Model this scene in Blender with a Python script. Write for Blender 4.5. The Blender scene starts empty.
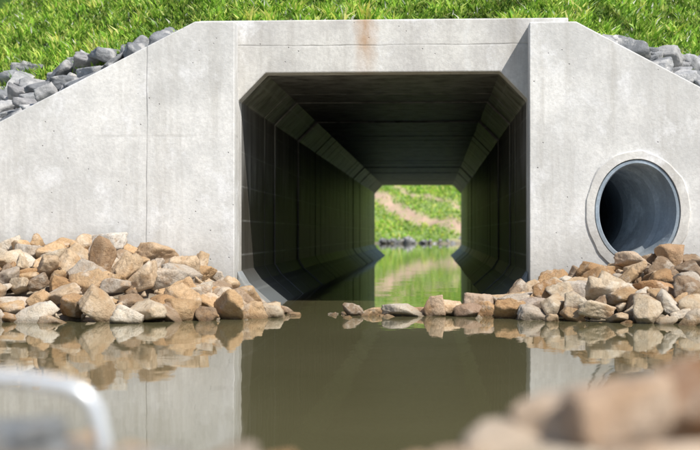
import bpy, bmesh, math, random
import numpy as np
from mathutils import Vector, noise as mnoise
rng = np.random.default_rng(7)
random.seed(7)
scene = bpy.context.scene
D = 17.4      # headwall face
YB = 58.6     # far end of culvert
XL, XR = -2.43, 1.17   # culvert inner walls
ZT = 2.93
def link(o):
    scene.collection.objects.link(o); return o
# ------------------------------------------------------------------ node helper
class NT:
    def __init__(s, name):
        s.m = bpy.data.materials.new(name); s.m.use_nodes = True
        s.t = s.m.node_tree; s.t.nodes.clear()
        s.out = s.t.nodes.new('ShaderNodeOutputMaterial')
        s.b = s.t.nodes.new('ShaderNodeBsdfPrincipled')
        s.t.links.new(s.b.outputs[0], s.out.inputs[0])
        s.co = s.t.nodes.new('ShaderNodeTexCoord').outputs['Object']
    def set(s, inp, v):
        if isinstance(v, bpy.types.NodeSocket): s.t.links.new(v, inp)
        elif isinstance(v, (tuple, list)) and len(v) == 3 and inp.type == 'RGBA': inp.default_value = (*v, 1)
        else: inp.default_value = v
    def mapping(s, scale, loc=(0,0,0), rot=(0,0,0)):
        n = s.t.nodes.new('ShaderNodeMapping'); s.set(n.inputs[0], s.co)
        n.inputs['Scale'].default_value = scale; n.inputs['Location'].default_value = loc
        n.inputs['Rotation'].default_value = rot
        return n.outputs[0]
    def noise(s, scale, detail=6, rough=.55, vec=None, dist=0):
        n = s.t.nodes.new('ShaderNodeTexNoise'); s.set(n.inputs['Vector'], vec or s.co)
        n.inputs['Scale'].default_value = scale; n.inputs['Detail'].default_value = detail
        n.inputs['Roughness'].default_value = rough; n.inputs['Distortion'].default_value = dist
        return n.outputs[0]
    def voro(s, scale, feature='F1', vec=None):
        n = s.t.nodes.new('ShaderNodeTexVoronoi'); n.feature = feature
        s.set(n.inputs['Vector'], vec or s.co); n.inputs['Scale'].default_value = scale
        return n.outputs['Distance']
    def ramp(s, f, a, b, va=0., vb=1.):
        n = s.t.nodes.new('ShaderNodeMapRange'); s.set(n.inputs[0], f)
        n.inputs[1].default_value = a; n.inputs[2].default_value = b
        n.inputs[3].default_value = va; n.inputs[4].default_value = vb
        return n.outputs[0]
    def math(s, op, a, b=0., c=None):
        n = s.t.nodes.new('ShaderNodeMath'); n.operation = op
        s.set(n.inputs[0], a); s.set(n.inputs[1], b)
        if c is not None: s.set(n.inputs[2], c)
        return n.outputs[0]
    def mix(s, f, a, b, mode='MIX'):
        n = s.t.nodes.new('ShaderNodeMix'); n.data_type = 'RGBA'; n.blend_type = mode
        s.set(n.inputs[0], f); s.set(n.inputs[6], a); s.set(n.inputs[7], b)
        return n.outputs[2]
    def xyz(s):
        n = s.t.nodes.new('ShaderNodeSeparateXYZ'); s.set(n.inputs[0], s.co); return n.outputs
    def attr(s, name):
        n = s.t.nodes.new('ShaderNodeAttribute'); n.attribute_name = name; return n.outputs['Color']
    def bump(s, h, strength=.3, dist=.02):
        n = s.t.nodes.new('ShaderNodeBump'); s.set(n.inputs['Height'], h)
        n.inputs['Strength'].default_value = strength; n.inputs['Distance'].default_value = dist
        s.t.links.new(n.outputs[0], s.b.inputs['Normal'])
    def fin(s, col, rough=.8, spec=.3):
        s.set(s.b.inputs['Base Color'], col); s.set(s.b.inputs['Roughness'], rough)
        s.b.inputs['Specular IOR Level'].default_value = spec
        return s.m

def concrete(name, light, dark, kind='wing'):
    m = NT(name); x, y, z = m.xyz()
    c = m.mix(m.ramp(m.noise(1.1, 7, .68), .40, .60), dark, light)
    # damp / lime blotches and vertical run marks
    c = m.mix(m.ramp(m.noise(.6, 6, .75, m.mapping((1, 1, .8), (3, 1, 5))), .48, .62, 0, .5), c, tuple(v*.74 for v in dark))
    st = m.noise(1.6, 6, .7, m.mapping((2.2, 2.2, .2)))
    c = m.mix(m.ramp(st, .5, .72, 0, .55), c, (dark[0]*.62, dark[1]*.59, dark[2]*.54))
    c = m.mix(m.ramp(m.noise(1.9, 6, .7, m.mapping((1, 1, .8), (7, 3, 1))), .53, .64, 0, .75), c, tuple(min(.86, v*1.3) for v in light))
    sp = m.noise(26, 3, .7)
    c = m.mix(m.ramp(sp, .38, .68, .0, .34), c, tuple(v*.66 for v in dark))
    pits = m.ramp(m.voro(7.5), .035, .075, 1, 0)
    sel = m.ramp(m.noise(2.1, 2), .46, .54)
    pits = m.math('MULTIPLY', pits, sel)
    c = m.mix(m.math('MULTIPLY', pits, .75), c, (.1, .1, .1))
    def line(coord, at, w):
        wob = m.math('MULTIPLY', m.math('SUBTRACT', sel2, .5), .04)
        return m.ramp(m.math('ABSOLUTE', m.math('SUBTRACT', m.math('ADD', coord, wob), at)), 0, w, 1, 0)
    sel2 = m.noise(2.2, 3)
    lines = None
    if kind == 'wing':
        for at in (-3.52, 4.9):
            l = line(x, at, .013); lines = l if lines is None else m.math('MAXIMUM', lines, l)
        lines = m.math('MULTIPLY', lines, m.ramp(m.noise(1.7, 3), .35, .6, .2, .9))
        l2 = m.math('MULTIPLY', line(z, 2.12, .03), m.ramp(m.noise(1.1, 3), .5, .68, 0, .3))
        lines = m.math('MAXIMUM', lines, l2)
    if kind == 'head':
        lines = m.math('MULTIPLY', line(z, 3.27, .014), m.ramp(m.noise(1.7, 3), .35, .6, .15, .6))
        wx = m.math('ADD', x, m.math('MULTIPLY', m.math('SUBTRACT', m.noise(4, 4), .5), .2))
        rs = m.ramp(m.math('ABSOLUTE', m.math('ADD', wx, .84)), .0, .17, 1, 0)
        rs = m.math('MULTIPLY', rs, m.ramp(z, 2.95, 3.3, .3, 1))
        rs = m.math('MULTIPLY', rs, m.ramp(m.noise(4, 4, .6, m.mapping((2, 2, .6))), .3, .6, .5, 1))
        c = m.mix(m.math('MULTIPLY', rs, .8), c, (.44, .23, .08))
        rs2 = m.ramp(m.math('ABSOLUTE', m.math('ADD', wx, -.42)), .0, .05, .5, 0)
        c = m.mix(rs2, c, (.75, .75, .73))
    if lines is not None:
        c = m.mix(m.math('MULTIPLY', lines, .55), c, (.13, .13, .125))
    # stained foot above the water
    foot = m.ramp(m.math('ADD', z, m.math('MULTIPLY', m.noise(2.5, 4), .8)), .55, 1.5, .7, 0)
    c = m.mix(foot, c, (.26, .235, .19))
    h = m.math('SUBTRACT', m.math('ADD', m.math('MULTIPLY', sp, .5), m.math('MULTIPLY', sel2, .9)), m.math('MULTIPLY', pits, 1.2))
    if lines is not None: h = m.math('SUBTRACT', h, lines)
    m.bump(h, .5, .016)
    return m.fin(c, .82, .25)

M_wing = concrete('pale_concrete', (.86, .85, .82), (.69, .685, .665), 'wing')
M_head = concrete('headwall_concrete', (.77, .755, .71), (.60, .585, .56), 'head')
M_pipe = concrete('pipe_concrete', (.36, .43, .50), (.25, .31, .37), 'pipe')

def tunnel_mat():
    m = NT('stained_culvert_concrete'); x, y, z = m.xyz()
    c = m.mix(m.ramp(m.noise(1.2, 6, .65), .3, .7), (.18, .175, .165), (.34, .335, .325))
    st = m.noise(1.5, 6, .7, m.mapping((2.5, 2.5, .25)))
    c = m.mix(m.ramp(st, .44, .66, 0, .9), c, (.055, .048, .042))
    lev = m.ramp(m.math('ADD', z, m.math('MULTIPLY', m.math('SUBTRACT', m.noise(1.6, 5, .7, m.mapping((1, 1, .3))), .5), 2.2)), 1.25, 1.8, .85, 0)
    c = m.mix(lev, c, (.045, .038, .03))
    # board-mark lines running along the walls, light they catch painted in as paler colour
    fr = m.math('ABSOLUTE', m.math('SUBTRACT', m.math('FRACT', m.math('MULTIPLY', z, 2.3)), .5))
    ln = m.math('MULTIPLY', m.ramp(fr, .0, .045, 1, 0), m.ramp(m.noise(1.1, 4, .6), .35, .6, .15, .7))
    c = m.mix(ln, c, (.32, .32, .31))
    ln2 = m.math('MULTIPLY', m.ramp(m.math('ABSOLUTE', m.math('SUBTRACT', z, 2.6)), .0, .03, .6, 0), m.ramp(m.noise(1.3, 3), .4, .6))
    c = m.mix(ln2, c, (.55, .55, .53))  # light caught along the haunch edge, painted as a pale line
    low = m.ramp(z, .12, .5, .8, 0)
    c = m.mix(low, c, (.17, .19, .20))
    m.bump(m.math('ADD', m.noise(9, 4, .7), m.math('MULTIPLY', ln, .6)), .4, .015)
    return m.fin(c, .45, .4)
M_tun = tunnel_mat()

def grass_ground(name, c1, c2, band=False):
    m = NT(name); x, y, z = m.xyz()
    c = m.mix(m.ramp(m.noise(.8, 7, .7), .3, .7), c1, c2)
    c = m.mix(m.ramp(m.noise(5, 4, .7), .35, .7, 0, .7), c, tuple(v*.5 for v in c1))
    if band:
        sepc = m.t.nodes.new('ShaderNodeSeparateColor'); m.t.links.new(m.attr('Col'), sepc.inputs[0])
        b = m.math('MULTIPLY', sepc.outputs[0], m.ramp(m.noise(1.4, 5, .7), .35, .55, .5, 1))
        c = m.mix(b, c, m.mix(m.ramp(m.noise(.7, 5, .7), .35, .65), (.62, .42, .34), (.46, .33, .24)))
        dirt = m.mix(m.ramp(m.noise(6, 6, .7), .3, .7), (.36, .31, .24), (.2, .16, .12))
        near = m.ramp(y, 30, 40, 1, 0)
        c = m.mix(m.math('MAXIMUM', near, m.ramp(z, .05, .3, 1, 0)), c, dirt)
    m.bump(m.noise(12, 4, .7), .6, .05)
    return m.fin(c, .9, .15)
M_ground = grass_ground('bank_ground', (.22, .33, .09), (.38, .49, .17), True)
M_emb = grass_ground('embankment_turf', (.05, .10, .018), (.10, .18, .03))

def attr_mat(name):
    m = NT(name); x, y, z = m.xyz(); a = m.attr('Col')
    c = m.mix(m.ramp(m.noise(7, 5, .65), .3, .7, 0, .9), a, m.mix(1., a, (.76, .66, .55), 'MULTIPLY'))
    n2 = m.noise(3.6, 6, .65, m.mapping((1, 1, 1), (4, 9, 2)))
    c = m.mix(m.ramp(n2, .54, .66, 0, .55), c, (.84, .76, .64))
    c = m.mix(m.ramp(n2, .44, .34, 0, .5), c, (.50, .29, .13))
    fine = m.noise(38, 4, .75)
    c = m.mix(m.ramp(fine, .45, .72, 0, .4), c, m.mix(1., c, (.38, .31, .25), 'MULTIPLY'))
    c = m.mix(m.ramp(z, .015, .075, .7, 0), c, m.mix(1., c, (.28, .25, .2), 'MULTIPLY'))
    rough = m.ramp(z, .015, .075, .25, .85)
    m.bump(m.math('ADD', m.noise(14, 7, .75), m.math('MULTIPLY', n2, 1.5)), 1., .04)
    return m.fin(c, rough, .3)
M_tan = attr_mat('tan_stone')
def grey_rock():
    m = NT('grey_riprap_stone'); a = m.attr('Col')
    c = m.mix(m.ramp(m.noise(8, 5, .65), .3, .7), a, m.mix(1., a, (.55, .56, .58), 'MULTIPLY'))
    c = m.mix(m.ramp(m.noise(5, 4, .6), .52, .64, 0, .6), c, (.74, .72, .69))
    m.bump(m.noise(14, 6, .75), .9, .04)
    return m.fin(c, .75, .3)
M_grey = grey_rock()
def leaf_mat():
    m = NT('grass_blade'); a = m.attr('Col')
    m.fin(a, .45, .4)
    tr = m.t.nodes.new('ShaderNodeBsdfTranslucent'); m.t.links.new(a, tr.inputs[0])
    mx = m.t.nodes.new('ShaderNodeMixShader'); mx.inputs[0].default_value = .35
    m.t.links.new(m.b.outputs[0], mx.inputs[1]); m.t.links.new(tr.outputs[0], mx.inputs[2])
    m.t.links.new(mx.outputs[0], m.out.inputs[0])
    return m.m
M_leaf = leaf_mat()
def water_mat():
    m = NT('murky_water')
    c = m.mix(m.ramp(m.noise(.35, 3), .3, .7), (.118, .108, .052), (.142, .128, .066))
    m.fin(c, .015, .5); m.b.inputs['IOR'].default_value = 1.34
    h = m.math('ADD', m.noise(1.3, 2, .5, m.mapping((1, .7, 1))), m.math('MULTIPLY', m.noise(7, 2, .5), .16))
    m.bump(h, .10, .03)
    return m.m
M_water = water_mat()
def metal_mat():
    m = NT('galvanised_white_metal')
    c = m.mix(m.noise(20, 4), (.68, .72, .76), (.8, .82, .84))
    m.fin(c, .3, .6); m.b.inputs['Metallic'].default_value = .3
    return m.m
M_metal = metal_mat()

# ------------------------------------------------------------------ mesh helpers
def mesh_np(name, V, F, mat, col=None, smooth=False):
    V = np.asarray(V, dtype=np.float32); F = np.asarray(F, dtype=np.int32)
    me = bpy.data.meshes.new(name); k = F.shape[1]
    me.vertices.add(len(V)); me.vertices.foreach_set('co', V.ravel())
    me.loops.add(F.size); me.loops.foreach_set('vertex_index', F.ravel())
    me.polygons.add(len(F))
    me.polygons.foreach_set('loop_start', np.arange(0, F.size, k, dtype=np.int32))
    me.polygons.foreach_set('loop_total', np.full(len(F), k, dtype=np.int32))
    me.polygons.foreach_set('use_smooth', np.full(len(F), smooth, dtype=bool))
    me.update(calc_edges=True); me.validate()
    if col is not None:
        a = me.color_attributes.new('Col', 'FLOAT_COLOR', 'POINT')
        c4 = np.ones((len(V), 4), dtype=np.float32); c4[:, :3] = col
        a.data.foreach_set('color', c4.ravel())
    me.materials.append(mat)
    return link(bpy.data.objects.new(name, me))

def slab(name, pts, y0, y1, mat, bevel=.012):
    bm = bmesh.new()
    vs = [bm.verts.new((x, y0, z)) for x, z in pts]
    f = bm.faces.new(vs)
    r = bmesh.ops.extrude_face_region(bm, geom=[f])
    for v in r['geom']:
        if isinstance(v, bmesh.types.BMVert): v.co.y = y1
    bmesh.ops.recalc_face_normals(bm, faces=bm.faces)
    me = bpy.data.meshes.new(name); bm.to_mesh(me); bm.free(); me.materials.append(mat)
    o = link(bpy.data.objects.new(name, me))
    if bevel:
        b = o.modifiers.new('b', 'BEVEL'); b.width = bevel; b.segments = 2; b.limit_method = 'ANGLE'
    return o

# ------------------------------------------------------------------ wing tops / terrain functions
def wingtop(x):
    x = np.asarray(x, dtype=float)
    l = np.where(x > -2.92, 3.53, 3.53 - (-2.92 - x)*.5)
    r = np.where(x < 1.73, 3.49, 3.49 - (x-1.73)*.54)
    return np.maximum(np.where(x < -.6, l, r), .45)
def vnoise(x, y, s, seed=0):
    out = np.empty(np.shape(x)); fx = np.ravel(x); fy = np.ravel(y)
    o = out.ravel()
    for i in range(len(fx)): o[i] = mnoise.noise(Vector((fx[i]*s, fy[i]*s, seed*7.3)))
    return o.reshape(np.shape(x))
def emb_z(x, y):
    w = wingtop(x)
    a = w - .13 + .5*(y-D)
    bck = w - .13 + .5*(YB-y)
    z = np.minimum(np.minimum(a, bck), 9.)
    front = w - .13 + .45*(y-D); back = w - .13 + .45*(YB-y)
    z = np.where(y < D, front, z); z = np.where(y > YB, back, z)
    return z
def hL(x, y):
    H = np.interp(x, [-12, -4.6, -4.0, -3.3, -2.65, -2.2, -1.75], [.68, .76, .75, .66, .42, .13, -.3])
    y0 = np.interp(x, [-12, -3, -2, -1.7], [14.2, 14.55, 15.0, 15.6])
    t = np.clip((y-y0)/(17.0-y0), -.4, 1)
    return np.where(t > 0, H*np.maximum(t, 0)**.75, t*1.2)
def hR(x, y):
    H = np.interp(x, [.55, .9, 1.6, 2.05, 2.6, 3.2, 10], [-.3, .12, .34, .45, .60, .56, .5])
    y0 = np.interp(x, [.6, 1.3, 2.5, 10], [15.6, 15.0, 14.5, 14.2])
    t = np.clip((y-y0)/(17.0-y0), -.4, 1)
    return np.where(t > 0, H*np.maximum(t, 0)**.75, t*1.2)
def ground_z(x, y):
    base = np.full(np.shape(x), -.7)
    side = np.clip((np.abs(x+.6)-13)/9, 0, 1)*2.0 - .7
    near = np.interp(y, [1.2, 2.2, 2.9, 3.9, 5.0, 6.5], [.56, .545, .42, .12, -.2, -.7])
    near = near + np.where(y < 3, np.clip(-x-.1, 0, .5)*.06, 0)
    far = np.interp(y, [116, 121, 125, 155, 195, 1200], [-.7, -.2, .3, 14, 18, 22])
    z = np.maximum(np.maximum(base, side), np.maximum(near, far))
    m = (y > 13.5) & (y < 17.3)
    pile = np.maximum(np.where(x < -1.6, hL(x, y), -1), np.where(x > .5, hR(x, y), -1)) - .12
    sill = -.06 - np.abs(y-15.9)*.35
    pile = np.maximum(pile, np.where((x > -2.2) & (x < 1.2), sill, -1))
    z = np.where(m, np.maximum(z, pile), z)
    return z
def farbump(x, y): return vnoise(x, y, .3, 1)*.8 + vnoise(x, y, 1.2, 2)*.15
def soil_band(x, y):
    # eroded bare-soil strip crossing the far slope, plus a thinner one above it
    zz = ground_z(x, y)
    t = .40*x + zz + vnoise(x, y, .35, 21)*.9 + vnoise(x, y, 1.1, 22)*.35
    b1 = np.clip(1.5-np.abs(t-2.1)/.6, 0, 1); b2 = np.clip(1.4-np.abs(t-3.9)/.28, 0, 1)*.8
    return np.where(y > 118, np.maximum(b1, b2), 0)

# ------------------------------------------------------------------ ground sheet
def axis(parts):
    a = []
    for s, e, st in parts: a += list(np.arange(s, e, st))
    return np.array(a)
xs = axis([(-600, -100, 50), (-100, -30, 7), (-30, -9, 1.), (-9, 8, .2), (8, 30, 1.), (30, 100, 7), (100, 601, 50)])
ys = axis([(-400, -20, 38), (-20, 0, 2), (0, 7, .2), (7, 13, .6), (13, 17.6, .2), (17.6, 114, 4), (114, 145, .35), (145, 200, 6), (200, 1201, 100)])
X, Y = np.meshgrid(xs, ys)
Z = ground_z(X, Y)
Z = Z + np.where(Y > 120, farbump(X, Y)*np.clip((Y-120)/6, 0, 1), vnoise(X, Y, 2.2, 3)*.015)
def grid_faces(nx, ny):
    i = np.arange(nx-1)[None, :] + np.arange(ny-1)[:, None]*nx
    i = i.ravel(); return np.stack([i, i+1, i+1+nx, i+nx], 1)
bd = soil_band(X, Y).ravel()
mesh_np('ground', np.stack([X.ravel(), Y.ravel(), Z.ravel()], 1), grid_faces(len(xs), len(ys)), M_ground, np.stack([bd, bd, bd], 1), smooth=True)
V = [(-60, 3, 0), (60, 3, 0), (60, 130, 0), (-60, 130, 0)]
mesh_np('pond_water', V, [(0, 1, 2, 3)], M_water)

# ------------------------------------------------------------------ embankment
xs = axis([(-80, -14, 3), (-14, 12, .25), (12, 81, 3)])
ys = np.concatenate([np.arange(D-4, D-.1, .5), [D], np.arange(D+.25, D+8, .25), np.arange(D+8, YB-1, 2.), [YB], np.arange(YB+.5, YB+5, .5)])
X, Y = np.meshgrid(xs, ys)
Z = emb_z(X, Y)
b = np.clip((Y-D-.5)/1.5, 0, 1)
Z = Z + b*(vnoise(X, Y, .6, 4)*.16 + vnoise(X, Y, 2.5, 5)*.04)
F = grid_faces(len(xs), len(ys))
Vv = np.stack([X.ravel(), Y.ravel(), Z.ravel()], 1)
cen = Vv[F].mean(1)
inside = (cen[:, 0] > -9) & (cen[:, 0] < 7.3)
kill = inside & ((cen[:, 1] < D) | (cen[:, 1] > YB))
mesh_np('grass_embankment', Vv, F[~kill], M_emb, smooth=True)

# ------------------------------------------------------------------ concrete structure
culvert = link(bpy.data.objects.new('box_culvert', None))
CH = .34
prof_open = [(XL, -.8), (XL, ZT-CH-.01), (XL+CH, ZT), (XR-CH, ZT), (XR, ZT-CH-.01), (XR, -.8)]
def head(name, y0, y1):
    pts = [(XL-.5, -.8), (XL-.5, 3.59), (XR+.5, 3.59), (XR+.5, -.8)] + prof_open[::-1]
    return slab(name, pts, y0, y1, M_head, .015)
h1 = head('headwall', D, D+.3); h1.parent = culvert
h2 = head('far_headwall', YB-.3, YB); h2.parent = culvert
prof = [(XL+.62, -.35), (XL+.46, -.02), (XL+.10, .30), (XL, .46), (XL, ZT-CH), (XL+CH, ZT), (XR-CH, ZT), (XR, ZT-CH), (XR, .46), (XR-.10, .30), (XR-.46, -.02), (XR-.62, -.35)]
P = np.array(prof); cx = (XL+XR)/2; cz = 1.3
def ring(y, grow):
    q = P.copy(); q[:, 0] += np.sign(P[:, 0]-cx)*grow; q[:, 1] += np.where(P[:, 1] > 2, grow, 0)
    return [(a, y, c) for a, c in q]
V = []; F = []; y = D+.302; L = 1.25
k = len(prof); rows = []
while y < YB-.35:
    e = min(y+L, YB-.302); j = rng.uniform(-.012, .012)
    rows += [ring(y, .025), ring(y+.005, .025), ring(y+.02, j), ring(e-.02, j), ring(e-.005, .025)]
    y = e
for r in rows: V += r
for i in range(len(rows)-1):
    for a in range(k-1): F.append((i*k+a, i*k+a+1, (i+1)*k+a+1, (i+1)*k+a))
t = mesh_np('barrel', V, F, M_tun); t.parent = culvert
for nm, sgn, xw in (('haunch_a', 1, XL), ('haunch_b', -1, XR)):
    pts = [(xw+sgn*.003, -.6), (xw+sgn*.003, .46), (xw+sgn*.10, .30), (xw+sgn*.46, -.02), (xw+sgn*.62, -.35), (xw+sgn*.62, -.6)]
    if sgn < 0: pts = pts[::-1]
    o = slab(nm, pts, D-.1, D+.31, M_pipe, .02); o.parent = culvert

def wing(name, pts):
    return slab(name, pts, D-.35, D-.003, M_wing, 0)
wl = wing('concrete_wing_wall', [(XL, -.8), (XL, 3.53), (-2.92, 3.53), (-9.1, .44), (-9.1, -.8)])
wr = wing('concrete_wing_wall.001', [(XR, -.8), (7.35, -.8), (7.35, .45), (1.73, 3.49), (XR, 3.49)])
PX, PZ, RX, RZ = 2.46, 1.19, .55, .67
def ell(y, rx, rz, n=64, cxx=PX, czz=PZ):
    return [(cxx+rx*math.cos(2*math.pi*i/n), y, czz+rz*math.sin(2*math.pi*i/n)) for i in range(n)]
bm = bmesh.new()
a = [bm.verts.new(v) for v in ell(D-.6, RX, RZ)]; bb = [bm.verts.new(v) for v in ell(D+.3, RX, RZ)]
bm.faces.new(a); bm.faces.new(bb[::-1])
for i in range(64): bm.faces.new((a[i], bb[i], bb[(i+1) % 64], a[(i+1) % 64]))
bmesh.ops.recalc_face_normals(bm, faces=bm.faces)
me = bpy.data.meshes.new('cut'); bm.to_mesh(me); bm.free()
cut = link(bpy.data.objects.new('cut', me))
md = wr.modifiers.new('bool', 'BOOLEAN'); md.operation = 'DIFFERENCE'; md.object = cut; md.solver = 'EXACT'
bpy.context.view_layer.update()
dg = bpy.context.evaluated_depsgraph_get()
nm = bpy.data.meshes.new_from_object(wr.evaluated_get(dg))
wr.modifiers.clear(); wr.data = nm
bpy.data.objects.remove(cut)
for w in (wl, wr):
    b_ = w.modifiers.new('b', 'BEVEL'); b_.width = .014; b_.segments = 2; b_.limit_method = 'ANGLE'
def pipe_part(name, secs, mat):
    V = []; F = []
    ph = rng.uniform(0, 6, 5)
    for yy, rx, rz, wb in secs:
        off = -.42*min(max(0, yy-(D-.33)), 1.0)
        e_ = np.array(ell(yy, 1, 1, 64, 0, 0))
        ang = np.arange(64)*2*math.pi/64
        r = 1 + wb*(np.sin(3*ang+ph[0])*.5+np.sin(7*ang+ph[1])*.3+np.sin(13*ang+ph[2])*.25+np.sin(21*ang+ph[3])*.15)
        V += [(PX+off+e_[i,0]*rx*r[i], yy, PZ+e_[i,2]*rz*r[i]) for i in range(64)]
    for i in range(len(secs)-1):
        for a in range(64): F.append((i*64+a, i*64+(a+1) % 64, (i+1)*64+(a+1) % 64, (i+1)*64+a))
    return V, F, mesh_np(name, V, F, mat, smooth=False)
drain = link(bpy.data.objects.new('concrete_drain_pipe', None))
_, _, collar = pipe_part('mortar_collar', [(D-.345, RX+.085, RZ+.075, .03), (D-.37, RX+.065, RZ+.055, .025), (D-.375, RX-.035, RZ-.035, .004), (D-.32, RX-.045, RZ-.045, .0)], M_head)
secs = [(D-.335, RX-.042, RZ-.042, 0), (D-.36, RX-.05, RZ-.05, 0), (D-.36, RX-.085, RZ-.085, 0), (D-.325, RX-.10, RZ-.10, 0),
        (D-.02, RX-.10, RZ-.10, 0), (D-.0, RX-.145, RZ-.15, 0), (D+.75, RX-.145, RZ-.15, 0), (D+.77, RX-.12, RZ-.12, 0), (D+.79, RX-.145, RZ-.15, 0), (D+7, RX-.145, RZ-.15, 0)]
V, F, pipe = pipe_part('pipe_barrel', secs, M_pipe)
pipe.data.polygons.foreach_set('use_smooth', [(i//64) in (4, 6, 9) for i in range(len(F))])
collar.parent = drain; pipe.parent = drain

# ------------------------------------------------------------------ rocks
def ico(sub):
    bm = bmesh.new(); bmesh.ops.create_icosphere(bm, subdivisions=sub, radius=1)
    V = np.array([v.co[:] for v in bm.verts]); F = np.array([[v.index for v in f.verts] for f in bm.faces]); bm.free()
    return V, F
IV, IF = ico(4)
IV3, IF3 = ico(3)
def rock_variant(V, p=40, nn=9, lo=.5):
    N = rng.normal(size=(nn, 3)); N /= np.linalg.norm(N, axis=1)[:, None]
    N = np.vstack([N, np.eye(3), -np.eye(3)])
    d = rng.uniform(lo, .98, len(N)); d[-6:] = rng.uniform(.78, 1., 6)
    s = np.maximum(V @ N.T, 0)/d
    mx = s.max(1)
    r = 1/(mx*((s/mx[:, None])**p).sum(1)**(1/p))
    q = V*r[:, None]
    nz = np.array([mnoise.fractal(Vector(v*2.6+N[0]*9), 1., 2., 5) for v in V])
    q = q*(1+.08*nz)[:, None]
    return q
var4 = [rock_variant(IV, rng.uniform(35, 110), int(rng.integers(7, 11)), .44) for _ in range(28)]
var3 = [rock_variant(IV, 160, 6, .4) for _ in range(16)]
varS = [rock_variant(IV3, 60, 7, .42) for _ in range(10)]
varB = [rock_variant(IV, 30, 10, .6) for _ in range(10)]
def rotm(rx, ry, rz):
    cx_, sx_ = math.cos(rx), math.sin(rx); cy_, sy_ = math.cos(ry), math.sin(ry); cz_, sz_ = math.cos(rz), math.sin(rz)
    A = np.array([[1,0,0],[0,cx_,-sx_],[0,sx_,cx_]]); B = np.array([[cy_,0,sy_],[0,1,0],[-sy_,0,cy_]]); C = np.array([[cz_,-sz_,0],[sz_,cz_,0],[0,0,1]])
    return C @ B @ A
TAN = np.array([(.76,.59,.40),(.84,.71,.53),(.72,.51,.30),(.60,.39,.21),(.86,.79,.67),(.50,.38,.27),(.78,.56,.34),(.70,.62,.52),(.82,.65,.46),(.42,.31,.21)])
GREY = np.array([(.44,.45,.46),(.56,.56,.56),(.32,.33,.34),(.66,.65,.63),(.48,.47,.47)])
def rocks(name, items, mat, pal, var=var4, faces=IF, tilt=.45, flat=1.):
    Vs = []; Fs = []; Cs = []; o = 0
    for it in items:
        x, y, z, s = it[:4]
        c = it[4] if len(it) > 4 and it[4] is not None else pal[rng.integers(len(pal))]*rng.uniform(.82, 1.05)
        sc = np.array(it[5]) if len(it) > 5 else np.array([1.12, rng.uniform(.62, .95), rng.uniform(.42, .85)*flat])
        tl = .12 if len(it) > 5 else tilt
        q = (var[rng.integers(len(var))]*sc*s*1.06) @ rotm(rng.normal()*tl, rng.normal()*tl, rng.uniform(0, 6.28) if len(it) <= 5 else rng.normal()*.25).T
        Vs.append(q + np.array([x, y, z])); Fs.append(faces+o); o += len(q)
        Cs.append(np.repeat(np.array(c)[None, :], len(q), 0))
    return mesh_np(name, np.vstack(Vs), np.vstack(Fs), mat, np.vstack(Cs), smooth=True)
def scatter(hf, x0, x1, y0, y1, radii, tries, minh=-.12, pre=()):
    pts = [tuple(p[:4]) for p in pre]; out = []
    for r in radii:
        for _ in range(tries):
            x = rng.uniform(x0, x1); y = rng.uniform(y0, y1); h = float(hf(x, y))
            if h < minh: continue
            rr = r*rng.uniform(.8, 1.2)
            if any((x-a)**2+(y-b)**2 < ((rr+c)*.58)**2 for a, b, _, c in pts): continue
            pts.append((x, y, h, rr)); out.append((x, y, h + rr*(rng.uniform(.15, .5) if r > .1 else 0.), rr))
    return out
preL = [(-3.95, 16.6, .82, .29, (.88,.85,.79), (1.0,.7,.62)), (-3.85, 16.0, .62, .22, (.5,.35,.22), (.65,.7,1.15)),
        (-2.28, 15.5, .18, .25, (.80,.66,.50), (.95,.8,.72)), (-3.35, 16.5, .70, .24, (.72,.54,.36), (1.2,.7,.5)),
        (-4.45, 14.95, .10, .24, (.84,.74,.62), (1.1,.8,.6)), (-3.6, 14.95, .12, .22, (.80,.67,.52), (1.2,.8,.55)), (-3.0, 15.1, .13, .2, (.80,.70,.57), (1.1,.8,.6))]
L = scatter(hL, -9.3, -1.75, 14.2, 16.85, (.20, .15, .11, .075, .045), 580, -.08, preL)
rocks('rock_pile', preL + L, M_tan, TAN)
preR = [(1.75, 15.9, .26, .26, (.68,.61,.53), (.95,.8,.8)), (2.45, 15.6, .26, .25, (.60,.37,.2), (1.15,.8,.65)),
        (2.35, 16.7, .60, .24, (.75,.61,.47), (1.1,.8,.5)), (1.15, 15.7, .10, .2, (.58,.48,.4), (1.2,.8,.6)), (2.75, 16.6, .66, .2, (.58,.4,.25), (.9,.8,.8))]
R = scatter(hR, .7, 7.6, 14.2, 16.85, (.20, .15, .11, .075, .045), 580, -.08, preR)
rocks('rock_pile.001', preR + R, M_tan, TAN*.92)
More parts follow.
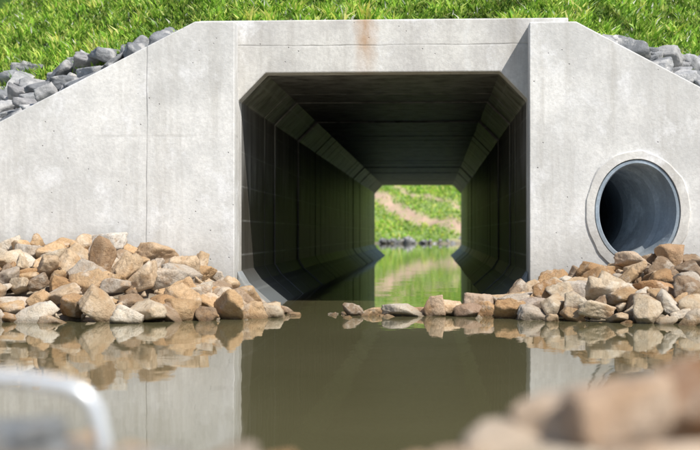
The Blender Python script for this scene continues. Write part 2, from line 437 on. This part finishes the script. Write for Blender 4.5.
S = [(-1.95,15.9,.03,.13,None,(1.1,.8,.7)), (-1.7,16.1,.02,.10,None,(1.2,.8,.6)), (-1.83,15.6,.0,.09,None,(1.1,.9,.6)), (-1.55,15.75,.0,.06,None,(1,.9,.6)),
     (-.88,15.8,.03,.15,None,(1.2,.8,.62)), (-.68,15.95,.02,.12,None,(1.1,.8,.6)), (-.36,15.75,.05,.22,(.72,.65,.54),(1.25,.8,.42)), (-.12,15.9,.04,.15,(.66,.47,.32),(1,.8,.6)),
     (.02,15.8,.10,.15,(.74,.56,.4),(.8,.8,.85)), (.22,15.9,.06,.15,None,(1.1,.8,.7)), (.42,15.7,.04,.16,(.46,.33,.24),(1,.8,.7)), (.62,15.9,.06,.17,None,(1.1,.8,.7)), (.55,16.2,.12,.18,(.66,.52,.4),(1.1,.8,.6)),
     (.85,15.7,.05,.17,None,(1.1,.8,.7)), (1.0,16.2,.12,.18,None,(1.1,.8,.7)), (.8,16.3,.05,.14,None,(1.1,.8,.7)), (-1.15,16.0,-.01,.06,None,(1,.9,.6)), (-.55,16.3,0,.08,None,(1,.9,.6)), (.2,16.3,.02,.12,None,(1,.9,.6))]
for i in range(40):
    S.append((rng.uniform(-2.1, 1.1), rng.normal(15.9, .25), rng.uniform(-.05, .0), rng.uniform(.04, .09)))
rocks('stone_sill', S, M_tan, TAN)
def scat_rip(side):
    out = []; pts = []
    for r in (.24, .17, .12, .08, .05):
        for _ in range(900):
            if side < 0: x = rng.uniform(-9, -3.2); wd = .75*(-x-3.1)
            else: x = rng.uniform(1.95, 7.3); wd = .8*(x-1.85)
            wd = min(wd, 2.6)*(1+.5*mnoise.noise(Vector((x*1.6, side, 0))))
            y = D + .12 + rng.uniform(0, 1)*wd
            if y-D < r: y = D + r
            rr = r*rng.uniform(.8, 1.2)
            if y-D > wd+.1: continue
            if any((x-a)**2+(y-b_)**2 < ((rr+c)*.54)**2 for a, b_, c in pts): continue
            pts.append((x, y, rr)); out.append((x, y, float(emb_z(x, y))+rr*.22, rr))
    return out
rocks('grey_riprap', scat_rip(-1), M_grey, GREY, var3, IF, .4, .75)
rocks('grey_riprap.001', scat_rip(1), M_grey, GREY, var3, IF, .4, .75)
FB = [(rng.uniform(-16, 14), rng.uniform(121.5, 126), rng.uniform(-.1, .3), rng.uniform(.12, .5)) for _ in range(200)]
rocks('far_bank_stones', FB, M_grey, np.array([(.30,.30,.29),(.42,.40,.36),(.22,.22,.22)]), varS, IF3)
NB = [(.035, 2.35, .535, .055, (.76,.59,.44), (1.1,.8,.7)), (-.035, 2.4, .525, .035, (.72,.54,.4), (1.1,.8,.7)),
      (.13, 2.40, .55, .08, (.84,.70,.55), (1.2,.8,.75)), (.235, 2.42, .58, .09, (.85,.67,.5), (1.1,.8,.85)), (.31, 2.36, .60, .09, (.82,.61,.44), (1.1,.8,.9)),
      (.38, 2.45, .61, .09, (.68,.44,.27), (1.1,.8,.8)), (.47, 2.40, .64, .095, (.50,.26,.12), (1.1,.8,.85)), (.60, 2.5, .6, .13, (.56,.38,.22), (1.1,.8,.8)),
      (.20, 2.25, .535, .08, (.86,.75,.6), (1.3,.8,.7)), (.34, 2.2, .55, .09, (.82,.64,.48), (1.3,.8,.7)), (.75, 2.6, .58, .14, (.5,.4,.3), (1.1,.8,.8)),
      (.08, 2.25, .52, .06, (.82,.68,.52), (1.3,.8,.7)),
      (-.72, 2.40, .565, .06, (.36,.40,.44), (1.3,.8,.75)), (-.63, 2.35, .55, .05, (.42,.45,.47), (1.4,.8,.6)), (-.85, 2.45, .56, .09, (.4,.42,.45), (1.2,.8,.7)),
      (-.50, 2.35, .535, .055, (.55,.55,.54), (1.9,.8,.45)), (-.35, 2.38, .525, .055, (.6,.59,.56), (2.0,.8,.45)), (-.2, 2.36, .522, .05, (.58,.57,.54), (1.9,.8,.45)), (-.1, 2.3, .52, .04, (.55,.54,.5), (1.6,.8,.5))]
for i in range(90):
    x = rng.uniform(-2.2, 2.2); y = rng.uniform(2.3, 4.2)
    NB.append((x, y, float(ground_z(x, y))-.005, rng.uniform(.03, .06)))
for i in range(40):
    x = rng.choice([-1, 1])*rng.uniform(1.0, 2.6); y = rng.uniform(1.8, 3)
    NB.append((x, y, float(ground_z(x, y))+.02, rng.uniform(.06, .13)))
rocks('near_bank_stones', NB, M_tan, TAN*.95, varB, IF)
cu = bpy.data.curves.new('bent_metal_pipe', 'CURVE'); cu.dimensions = '3D'; cu.bevel_depth = .0125; cu.bevel_resolution = 6; cu.use_fill_caps = True
pts = [(-1.12, 2.42, .45), (-1.11, 2.42, .60), (-1.04, 2.41, .668), (-.85, 2.4, .678), (-.68, 2.4, .672), (-.60, 2.4, .645), (-.575, 2.4, .59), (-.572, 2.4, .45)]
sp = cu.splines.new('BEZIER'); sp.bezier_points.add(len(pts)-1)
for p_, c_ in zip(sp.bezier_points, pts): p_.co = c_; p_.handle_left_type = p_.handle_right_type = 'AUTO'
cu.materials.append(M_metal)
link(bpy.data.objects.new('bent_metal_pipe', cu))

# ------------------------------------------------------------------ grass
def blades(name, x, y, z, h, w, cols):
    N = len(x); th = rng.uniform(0, 6.28, N); ln = rng.uniform(.1, .9, N)*h; la = rng.uniform(0, 6.28, N)
    dx, dy = np.cos(th)*w, np.sin(th)*w
    lx, ly = np.cos(la)*ln, np.sin(la)*ln
    b0 = np.stack([x-dx*.4, y-dy*.4, z-.02], 1)
    m1 = np.stack([x+dx+lx*.5, y+dy+ly*.5, z+h*.6], 1); m0 = np.stack([x-dx+lx*.5, y-dy+ly*.5, z+h*.6], 1)
    tp = np.stack([x+lx*1.2, y+ly*1.2, z+h*.95], 1)
    V = np.stack([b0, m1, tp, m0], 1).reshape(-1, 3)
    F = np.arange(4*N).reshape(-1, 4)
    C = np.repeat(cols, 4, 0)
    return mesh_np(name, V, F, M_leaf, C)
def turf(name, x0, x1, y0, y1, N, hmin, hmax, w, zf, rip=True, flowers=.012, bright=1., pw=1.5):
    x = rng.uniform(x0, x1, N); y = y0 + (y1-y0)*rng.uniform(0, 1, N)**pw
    if rip:
        wl_ = np.where(x < -3.1, np.minimum(.75*(-x-3.1), 2.6), np.where(x > 1.85, np.minimum(.8*(x-1.85), 2.6), 0))
        keep = (y-D) > wl_*(.7+.4*rng.uniform(0, 1, N)) + .02
        keep &= ~((x > XL-.5) & (x < XR+.5) & (y < D+.3))
        x, y = x[keep], y[keep]
    else:
        keep = rng.uniform(0, 1, N) > soil_band(x, y)*.96
        x, y = x[keep], y[keep]
    z = zf(x, y)
    cl = vnoise(x, y, 1.7, 8); cl2 = vnoise(x, y, 6., 9); cl3 = vnoise(x, y, .7, 10)
    h = rng.uniform(hmin, hmax, len(x))*(1+.9*cl+1.3*cl2)
    pal = np.array([(.19,.36,.035), (.30,.50,.055), (.10,.21,.022), (.42,.60,.09), (.46,.54,.13)])*bright
    C = pal[rng.integers(0, 5, len(x))]*(1+1.1*cl2[:, None])*(1+.6*cl[:, None])*(1+.5*cl3[:, None])
    C = np.clip(C, .01, .75)
    fl = rng.uniform(0, 1, len(x)) < flowers*(1+2.5*np.clip(cl, 0, 1))
    C[fl] = (.8, .8, .68); ww = w*rng.uniform(.6, 1.6, len(x)); ww[fl] = w*.9; h[fl] *= 1.1
    blades(name, x, y, z, np.maximum(h, .015), ww, C)
def zemb(x, y):
    b = np.clip((y-D-.5)/1.5, 0, 1)
    return emb_z(x, y) + b*(vnoise(x, y, .6, 4)*.16 + vnoise(x, y, 2.5, 5)*.04)
turf('grass', -9, 7.5, D+.02, D+9, 230000, .04, .14, .014, zemb, True, .016)
turf('far_bank_grass', -12, 8, 125, 145, 24000, .08, .28, .07, lambda x, y: ground_z(x, y)+farbump(x, y)*np.clip((y-120)/6, 0, 1), False, .0, 1.35, 1.)

# ------------------------------------------------------------------ light
s = Vector((.95, -1., 1.6)).normalized()
sun = bpy.data.lights.new('sun', 'SUN'); sun.energy = 5.; sun.angle = math.radians(.5); sun.color = (1, .955, .88)
so = link(bpy.data.objects.new('sun', sun)); so.rotation_euler = s.to_track_quat('Z', 'Y').to_euler(); so.location = (5, -5, 20)
w = bpy.data.worlds.new('World'); scene.world = w; w.use_nodes = True
nt = w.node_tree; sky = nt.nodes.new('ShaderNodeTexSky'); sky.sky_type = 'NISHITA'; sky.sun_disc = False
sky.sun_elevation = math.asin(s.z); sky.sun_rotation = math.atan2(s.x, s.y)
bg = nt.nodes['Background']; bg.inputs[1].default_value = .13
nt.links.new(sky.outputs[0], bg.inputs[0])
# ------------------------------------------------------------------ camera
cam = bpy.data.cameras.new('camera'); cam.lens = 72; cam.sensor_width = 36; cam.clip_end = 3000; cam.clip_start = .05
cam.dof.use_dof = True; cam.dof.focus_distance = 16.2; cam.dof.aperture_fstop = 1.9
co = link(bpy.data.objects.new('camera', cam)); co.location = (0, 0, .93)
co.rotation_euler = (math.radians(90.33), 0, math.radians(3.39))
scene.camera = co
scene.view_settings.view_transform = 'Standard'; scene.view_settings.look = 'None'; scene.view_settings.exposure = 0
